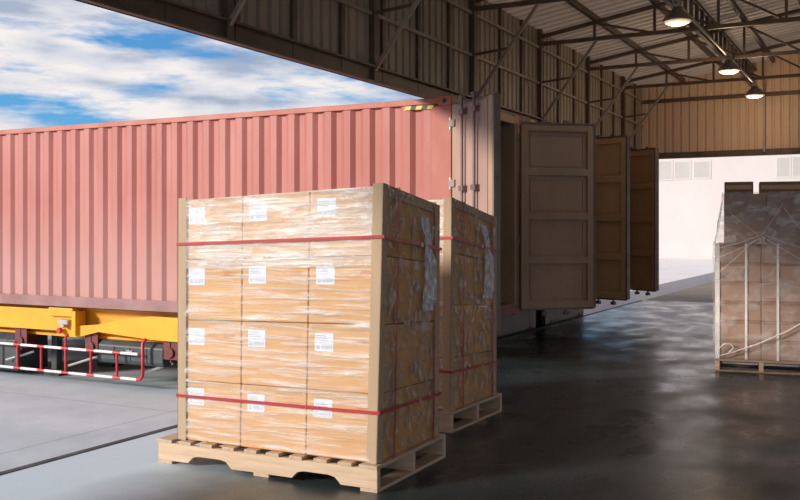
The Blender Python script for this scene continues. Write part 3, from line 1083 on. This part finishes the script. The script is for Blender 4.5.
def load(L):
    l0, l1 = 0.035, 1.575        # right and left faces of the stack
    b0, b1 = 0.05, 0.955
    W3, H4, D2 = (l1 - l0) / 3, (L.pt - PH) / 4, (b1 - b0) / 2
    e = 0.003
    rows = ['bottom row', 'second row from the bottom', 'second row from the top', 'top row']
    cols = ['right column', 'middle column', 'left column']
    grp = 'cartons on the %s pallet' % L.adj
    for i in range(4):
        z0, z1 = PH + i * H4, PH + (i + 1) * H4
        for k in range(3):
            for back in ((0, 1) if k == 0 else (0,)):
                a0, a1 = l0 + k * W3, l0 + (k + 1) * W3
                y0 = b0 + back * D2
                y1 = (b0 + D2) if k == 0 and not back else b1
                c = MB().box(a0 + e, a1 - e, y0 + e, y1 - e, z0 + 0.002, z1 - 0.002).build('carton', M['carton'], None, bevel=0.006, fn=L.sag)
                if back:
                    tag(c, 'tan carton at the rear of the %s pallet, %s, right side' % (L.adj, rows[i]), 'box', grp)
                else:
                    tag(c, 'labelled tan carton on the %s pallet, %s, %s' % (L.adj, rows[i], cols[k]), 'box', grp)
                # taped seam: across the side that is seen
                zt = z1 - H4 * 0.5
                if k == 0:
                    MB().box(a0 - 0.0005 + e, a0 + e + 0.001, y0 + 0.02, y1 - 0.02, z1 - 0.055, z1 - 0.006).build('tape', M['tape'], c, fn=L.sag)
                if not back:
                    MB().box(a0 + 0.03, a1 - 0.03, y0 + e - 0.0006, y0 + e + 0.001, z1 - 0.05, z1 - 0.005).build('tape', M['tape'], c, fn=L.sag)
                    lw, lh = 0.135, 0.118
                    la = a1 - (0.075 if k == 2 else 0.055) - lw
                    lz = z1 - 0.055 - lh + random.uniform(-0.008, 0.008)
                    lb = MB().box(la, la + lw, y0 + e - 0.0014, y0 + e + 0.001, lz, lz + lh).build('label', M['paper'], c, fn=L.sag)
                    q = MB()
                    yy = (y0 + e - 0.002, y0 + e - 0.001)
                    for t_ in range(3):
                        q.box(la + 0.055 - t_ * 0.008, la + lw - 0.01, *yy, lz + lh - 0.022 - t_ * 0.014, lz + lh - 0.015 - t_ * 0.014)
                    xx = la + 0.012
                    for w_ in (3, 1, 2, 1, 3, 2, 1, 1, 2, 3, 1, 2):
                        if xx + w_ * 0.002 < la + lw - 0.045:
                            q.box(xx, xx + w_ * 0.002, *yy, lz + 0.012, lz + 0.042)
                        xx += w_ * 0.002 + 0.004
                    q.box(la + lw - 0.035, la + lw - 0.01, *yy, lz + 0.012, lz + 0.04)
                    q.build('label_print', M['ink'], lb, fn=L.sag)
                    # small red handling marks near the upper right of the face
                    ax = a0 + 0.055
                    q = MB()
                    yy = (y0 + e - 0.0012, y0 + e + 0.001)
                    zz = z1 - 0.12
                    for t_ in range(3):
                        o = ax + t_ * 0.032
                        q.box(o, o + 0.003, *yy, zz, zz + 0.028).box(o + 0.021, o + 0.024, *yy, zz, zz + 0.028)
                        q.box(o, o + 0.024, *yy, zz, zz + 0.003).box(o, o + 0.024, *yy, zz + 0.025, zz + 0.028)
                        q.box(o + 0.010, o + 0.014, *yy, zz + 0.006, zz + 0.022)
                    q.build('handling_mark', M['red_ink'], c, fn=L.sag)
    # edge boards: L-profiles on the corners and along the top of the right face
    t, w = 0.006, 0.072
    zt = L.pt + 0.012
    grp = 'edge boards on the %s load' % L.adj
    off = 0.010

    def upright(la, ba, sl, sb, label):
        m = MB()
        m.box(min(la, la + sl * w), max(la, la + sl * w), min(ba, ba + sb * t), max(ba, ba + sb * t), PH + 0.002, zt)
        m.box(min(la, la + sl * t), max(la, la + sl * t), min(ba, ba + sb * w), max(ba, ba + sb * w), PH + 0.002, zt)
        tag(m.build('edge_board', M['edge_board'], None, fn=L.sag), label, 'edge protector', grp)
    upright(l0 - off, b0 - off, 1, 1, 'tall cardboard edge board on the near corner of the %s load' % L.adj)
    upright(l1 + off, b0 - off, -1, 1, 'tall cardboard edge board on the left corner of the %s load' % L.adj)
    upright(l0 - off, b1 + off, 1, -1, 'narrow cardboard edge board on the right rear corner of the %s load' % L.adj)
    m = MB()
    m.box(l0 - off, l0 - off + t, b0 + 0.07, b1 - 0.07, L.pt - 0.06, L.pt + 0.010).box(l0 - off, l0 + 0.06, b0 + 0.07, b1 - 0.07, L.pt + 0.004, L.pt + 0.010)
    tag(m.build('edge_board', M['edge_board'], None, fn=L.sag), 'cardboard edge board along the top right edge of the %s load' % L.adj, 'edge protector', grp)

    # stretch film: four crinkled sheets around the stack
    f = empty('stretch_film', L.flat((PW / 2, PD / 2, PH)), 'clear crinkled stretch film wrapped round the cartons of the %s load' % L.adj, 'stretch film')
    o2 = 0.0075

    def sheet_film(name, p0, p1, out, nx, nz, mm, horiz, amp, seed, zlo=None):
        vs, fs = [], []
        for j in range(nz + 1):
            for i in range(nx + 1):
                a, z = i / nx, (zlo or PH + 0.015) + (L.pt - 0.005 - (zlo or PH + 0.015)) * j / nz
                q = Vector((p0[0] + (p1[0] - p0[0]) * a, p0[1] + (p1[1] - p0[1]) * a, z))
                if horiz:
                    s = mnoise.fractal((a * 2.2 + seed, z * 26, seed), 0.8, 2.2, 4)
                else:
                    s = mnoise.fractal((a * 6 + seed, z * 7, seed), 0.8, 2.2, 5)
                edge = min(1, 8 * min(a, 1 - a))
                dsp = (s + 0.4) * amp * edge
                dsp = max(0.0, dsp)
                vs.append((q.x + out[0] * dsp, q.y + out[1] * dsp, z))
        for j in range(nz):
            for i in range(nx):
                b = j * (nx + 1) + i
                fs.append((b, b + 1, b + nx + 2, b + nx + 1))
        return MB().add(vs, fs).build(name, mm, f, smooth=True, fn=L.sag)
    la, lb, ba, bb = l0 - o2, l1 + o2, b0 - o2, b1 + o2
    sheet_film('film_sheet', (la, ba), (lb, ba), (0, -1), 60, 170, M['film'], True, 0.008, 1.3)
    sheet_film('film_overlap', (la + 0.066, ba - 0.002), (lb - 0.066, ba - 0.002), (0, -1), 60, 70, M['film_top'], True, 0.008, 7.7, L.pt - 0.50)
    sheet_film('film_sheet', (lb, ba), (lb, bb), (1, 0), 20, 60, M['film_side'], False, 0.012, 5.1)
    sheet_film('film_sheet', (lb, bb), (la, bb), (0, 1), 20, 60, M['film'], True, 0.008, 9.4)
    sheet_film('film_sheet', (la, ba), (la, bb), (-1, 0), 70, 130, M['film_side'], False, 0.017, 3.7)
    # strip painting the film's bluish glare at the rear of the right face
    vs, fs = [], []
    nx, nz = 10, 40
    ztop, zbot = L.pt - 0.12, L.pt - 0.78
    for j in range(nz + 1):
        for i in range(nx + 1):
            a, b = i / nx, j / nz
            z = ztop + (zbot - ztop) * b
            bb_ = b0 + 0.55 + 0.05 * math.sin(b * 3) + (a * (0.10 + 0.14 * b)) + 0.10 * b * (1 - b)
            s = mnoise.fractal((a * 5, z * 6, 2.2), 0.8, 2.2, 4)
            vs.append((la - 0.012 - max(0, s + 0.35) * 0.022, bb_, z))
    for j in range(nz):
        for i in range(nx):
            b = j * (nx + 1) + i
            fs.append((b, b + 1, b + nx + 2, b + nx + 1))
    tag(MB().add(vs, fs).build('film_glare', M['film_glare'], f, smooth=True, fn=L.sag), 'bluish glare on the film, painted as a crinkled strip')

    # red straps
    grp = 'red straps round the %s load' % L.adj
    sw, st = 0.02, 0.0016
    fo = 0.015
    fr = 0.024

    def ring(z, label, dl, dr):
        A = [(l0 - fr, b0 - fo - 0.002, z), (l1 + fo, b0 - fo - 0.002, z + dl), (l1 + fo, b1 + fo, z + dl + dr), (l0 - fr, b1 + fo, z + dr)]
        m = MB()
        vs, fs = [], []
        for (l, b, zz) in A:
            sl, sb = (-1 if l < 0.5 else 1), (-1 if b < 0.5 else 1)
            for o, h in ((0, -sw / 2), (0, sw / 2), (st, sw / 2), (st, -sw / 2)):
                vs.append((l + sl * o, b + sb * o, zz + h))
        for i in range(4):
            j = (i + 1) % 4
            for k in range(4):
                k2 = (k + 1) % 4
                fs.append((4 * i + k, 4 * i + k2, 4 * j + k2, 4 * j + k))
        m.add(vs, fs)
        o = m.build('strap', M['strap'], None, fn=L.sag)
        tag(o, label, 'strap', grp)
        MB().box(l0 - fr - 0.004, l0 - fr, b0 + 0.55, b0 + 0.59, z + dr * 0.6 - 0.014, z + dr * 0.6 + 0.014).build('strap_seal', M['zinc'], o, fn=L.sag)
    ring(PH + (L.pt - PH) * 0.815, 'red strap round the upper part of the %s load' % L.adj, 0.0, 0.0)
    ring(PH + (L.pt - PH) * 0.185, 'red strap round the lower part of the %s load' % L.adj, 0.0, 0.0)

    def hoop(b, label):
        m = MB()
        h = 0.008
        o = 0.0225
        A = [(l0 - o, PH + 0.001), (l1 + o, PH + 0.001), (l1 + o, L.pt + 0.014), (l0 - o, L.pt + 0.014)]
        vs, fs = [], []
        for i, (l, z) in enumerate(A):
            sl = -1 if l < 0.5 else 1
            sz = 1 if z > 1 else 0
            for d, hh in ((0, -h), (0, h), (st, h), (st, -h)):
                vs.append((l + sl * d, b + hh, z + sz * d))
        for i in range(4):
            j = (i + 1) % 4
            if i == 0:
                continue
            for k in range(4):
                k2 = (k + 1) % 4
                fs.append((4 * i + k, 4 * i + k2, 4 * j + k2, 4 * j + k))
        m.add(vs, fs)
        tag(m.build('strap', M['strap'], None, fn=L.sag), label, 'strap', grp)
    hoop(b0 + 0.20, 'red upright strap on the right side of the %s load, nearer the front corner' % L.adj)
    hoop(b0 + 0.80, 'red upright strap on the right side of the %s load, nearer the rear corner' % L.adj)


L1 = Load(4.985, -2.80, -0.0204, 1.89, -0.075, -0.125, 0.05, 'nearer')
L2 = Load(6.74, -3.115, 0.020, 1.87, -0.06, -0.17, 0.01, 'second')
pallet(L1, 'pale slatted wooden pallet under the nearer load of tan cartons')
pallet(L2, 'pale slatted wooden pallet half hidden behind the nearer one')
load(L1)
load(L2)

# ------------------------------------------------------------------ film wrapped pallet at the right edge
RD, RX = 10.75, -0.01


def R(lat, back, z):
    """lat to the right along the stack's front, back away from it"""
    k = 0.37
    n = math.hypot(1, k)
    a, b = (lat - 3.625) / n, back / n
    return Vector((*from_cam(3.625 + RX + a + b * k, RD - a * k + b), z))


def rfn(p):
    return R(p[0], p[1], p[2])


ra, rb = 3.625, 4.615
rp = empty('wooden_pallet', R((ra + rb) / 2, 0.5, 0), 'dark wooden pallet under the film wrapped cartons at the right edge', 'pallet')
for b in (0.0, 0.46, 0.90):
    MB().box(ra, rb, b, b + 0.1, 0.115, 0.145).build('deck_board', M['wood_old'], rp, fn=rfn, bevel=0.003)
    MB().box(ra, rb, b, b + 0.1, 0.0, 0.015).build('bottom_board', M['wood_old'], rp, fn=rfn)
for a in (ra, (ra + rb) / 2 - 0.025, rb - 0.05):
    MB().box(a, a + 0.05, 0.0, 1.0, 0.015, 0.115).build('stringer', M['wood_x'], rp, fn=rfn, bevel=0.003)
rows = ['bottom row', 'second row up', 'third row up', 'fourth row up', 'fifth row up', 'top row']
hh = (1.46 - 0.145) / 6
for i in range(6):
    for k in range(2):
        a0, a1 = (ra + 0.01, (ra + rb) / 2) if k == 0 else ((ra + rb) / 2, rb - 0.01)
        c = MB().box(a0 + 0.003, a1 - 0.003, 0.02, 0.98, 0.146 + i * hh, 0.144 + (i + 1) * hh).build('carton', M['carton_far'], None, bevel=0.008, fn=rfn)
        tag(c, 'brown carton in clear wrap on the right edge pallet, %s, %s column' % (rows[i], ('left', 'right')[k]), 'box', 'cartons on the right edge pallet')
        MB().box(a0 + 0.02, a1 - 0.02, 0.014, 0.022, 0.144 + (i + 1) * hh - 0.03, 0.144 + (i + 1) * hh - 0.004).build('tape', M['carton_top'], c, fn=rfn)
for m_, lb in (((ra + rb) / 2 - 0.16, 'left'), ((ra + rb) / 2 + 0.175, 'right')):
    tag(MB().box(m_ - 0.013, m_ + 0.013, 0.006, 0.010, 0.146, 1.46).build('tape_band', M['white_strap'], None, fn=rfn),
        'white upright band down the wrapped cartons at the right edge, %s one' % lb, 'band', 'bands on the right edge pallet')
tag(MB().box(ra - 0.002, ra + 0.05, 0.004, 0.009, 0.13, 1.46).box(ra - 0.002, ra + 0.004, 0.004, 0.06, 0.13, 1.46).build('edge_board', M['white_strap'], None, fn=rfn),
    'white corner board on the left corner of the wrapped pallet at the right edge', 'edge protector')
# upper tier: smaller cartons under loose film
up = [((3.72, 4.17), (0.08, 0.45), (1.462, 2.03), 'tan', 'wide brown carton on top of the wrapped stack, front left'),
      ((4.18, 4.60), (0.08, 0.45), (1.462, 2.00), 'tan', 'wide brown carton on top of the wrapped stack, front right')]
for (a0, a1), (y0, y1), (z0, z1), _, lb in up:
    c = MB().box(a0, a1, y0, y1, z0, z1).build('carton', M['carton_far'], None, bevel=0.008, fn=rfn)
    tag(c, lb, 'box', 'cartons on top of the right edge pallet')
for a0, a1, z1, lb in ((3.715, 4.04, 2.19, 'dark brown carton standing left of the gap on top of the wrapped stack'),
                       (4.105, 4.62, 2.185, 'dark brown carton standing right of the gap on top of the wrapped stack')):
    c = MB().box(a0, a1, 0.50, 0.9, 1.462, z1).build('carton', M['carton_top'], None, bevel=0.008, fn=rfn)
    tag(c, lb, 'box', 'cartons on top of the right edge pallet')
    MB().box(a0 + 0.02, a1 - 0.02, 0.493, 0.503, z1 - 0.09, z1 - 0.04).build('tape', M['tape'], c, fn=rfn)

fl = empty('stretch_film', R((ra + rb) / 2, 0.5, 0.145), 'clear film wrapped round the cartons at the right edge and draped over the top', 'stretch film')


def grid_film(name, fn2, nx, nz, mm):
    vs, fs = [], []
    for j in range(nz + 1):
        for i in range(nx + 1):
            vs.append(fn2(i / nx, j / nz))
    for j in range(nz):
        for i in range(nx):
            b = j * (nx + 1) + i
            fs.append((b, b + 1, b + nx + 2, b + nx + 1))
    return MB().add(vs, fs).build(name, mm, fl, smooth=True, fn=rfn)


def nn(a, b, s):
    return mnoise.fractal((a, b, s), 0.8, 2.2, 4)


grid_film('film_sheet', lambda a, b: (ra - 0.02 + (rb - ra + 0.04) * a, -0.012 - max(0, nn(a * 4, b * 4, 1.1) + 0.3) * 0.02, 0.1475 + 1.3225 * b), 40, 60, M['film_far'])
grid_film('film_sheet', lambda a, b: (ra - 0.02 - max(0, nn(a * 4, b * 4, 4.4) + 0.3) * 0.015, -0.01 + 1.02 * a, 0.1475 + 1.3225 * b), 20, 30, M['film_far'])
grid_film('film_sheet', lambda a, b: (ra - 0.02 + (rb - ra + 0.04) * a, 1.0 + max(0, nn(a * 4, b * 4, 6.1)) * 0.015, 0.1475 + 1.3225 * b), 20, 20, M['film_far'])
# draped cone from the stack edge up to the upper tier
grid_film('film_drape', lambda a, b: (ra - 0.02 + 0.09 * b ** 0.7 + (rb - ra + 0.04 - 0.09 * b ** 0.7) * a, -0.012 + 0.07 * b - max(0, nn(a * 6, b * 3, 2.1)) * 0.035 * (1 - b * 0.5), 1.46 + 0.59 * b), 40, 24, M['film_drape'])
grid_film('film_drape', lambda a, b: (ra - 0.02 + 0.10 * b ** 0.7 - max(0, nn(a * 5, b * 3, 8.1)) * 0.03, -0.012 + 0.07 * b + (1.0 - 0.1 * b) * a, 1.46 + 0.59 * b), 20, 16, M['film_drape'])
# rope-like rolled edges of the film: diagonal tail at the bottom, loop at the left, gathered pleats above
tail = MB()
tail.tube([(ra + 0.02, -0.045, 0.17), (ra + 0.2, -0.05, 0.23), (ra + 0.45, -0.05, 0.33), (ra + 0.75, -0.05, 0.48), (rb, -0.045, 0.63)], 0.007, 8)
tail.tube([(ra + 0.03, -0.045, 0.18), (ra + 0.04, -0.05, 0.26), (ra + 0.10, -0.06, 0.32), (ra + 0.17, -0.05, 0.32), (ra + 0.2, -0.05, 0.28), (ra + 0.15, -0.05, 0.22)], 0.007, 8)
tail.build('film_tail', M['film_line'], fl, smooth=True, fn=rfn)
pl = MB()
for a0, z0, a1, z1 in ((3.66, 1.30, 4.10, 1.52), (3.64, 1.40, 4.12, 1.56), (3.63, 1.10, 4.05, 1.50), (4.12, 1.55, 4.60, 1.25), (4.15, 1.56, 4.60, 1.40),
                       (4.12, 1.55, 4.35, 1.92), (4.1, 1.55, 3.78, 1.82), (4.62, 1.50, 4.36, 1.86)):
    pl.tube([(a0, -0.05, z0), ((a0 + a1) / 2, -0.055, (z0 + z1) / 2 - 0.01), (a1, -0.02 if z1 > 1.6 else -0.05, z1)], 0.003, 6)
pl.build('film_pleat', M['film_line'], fl, smooth=True, fn=rfn)
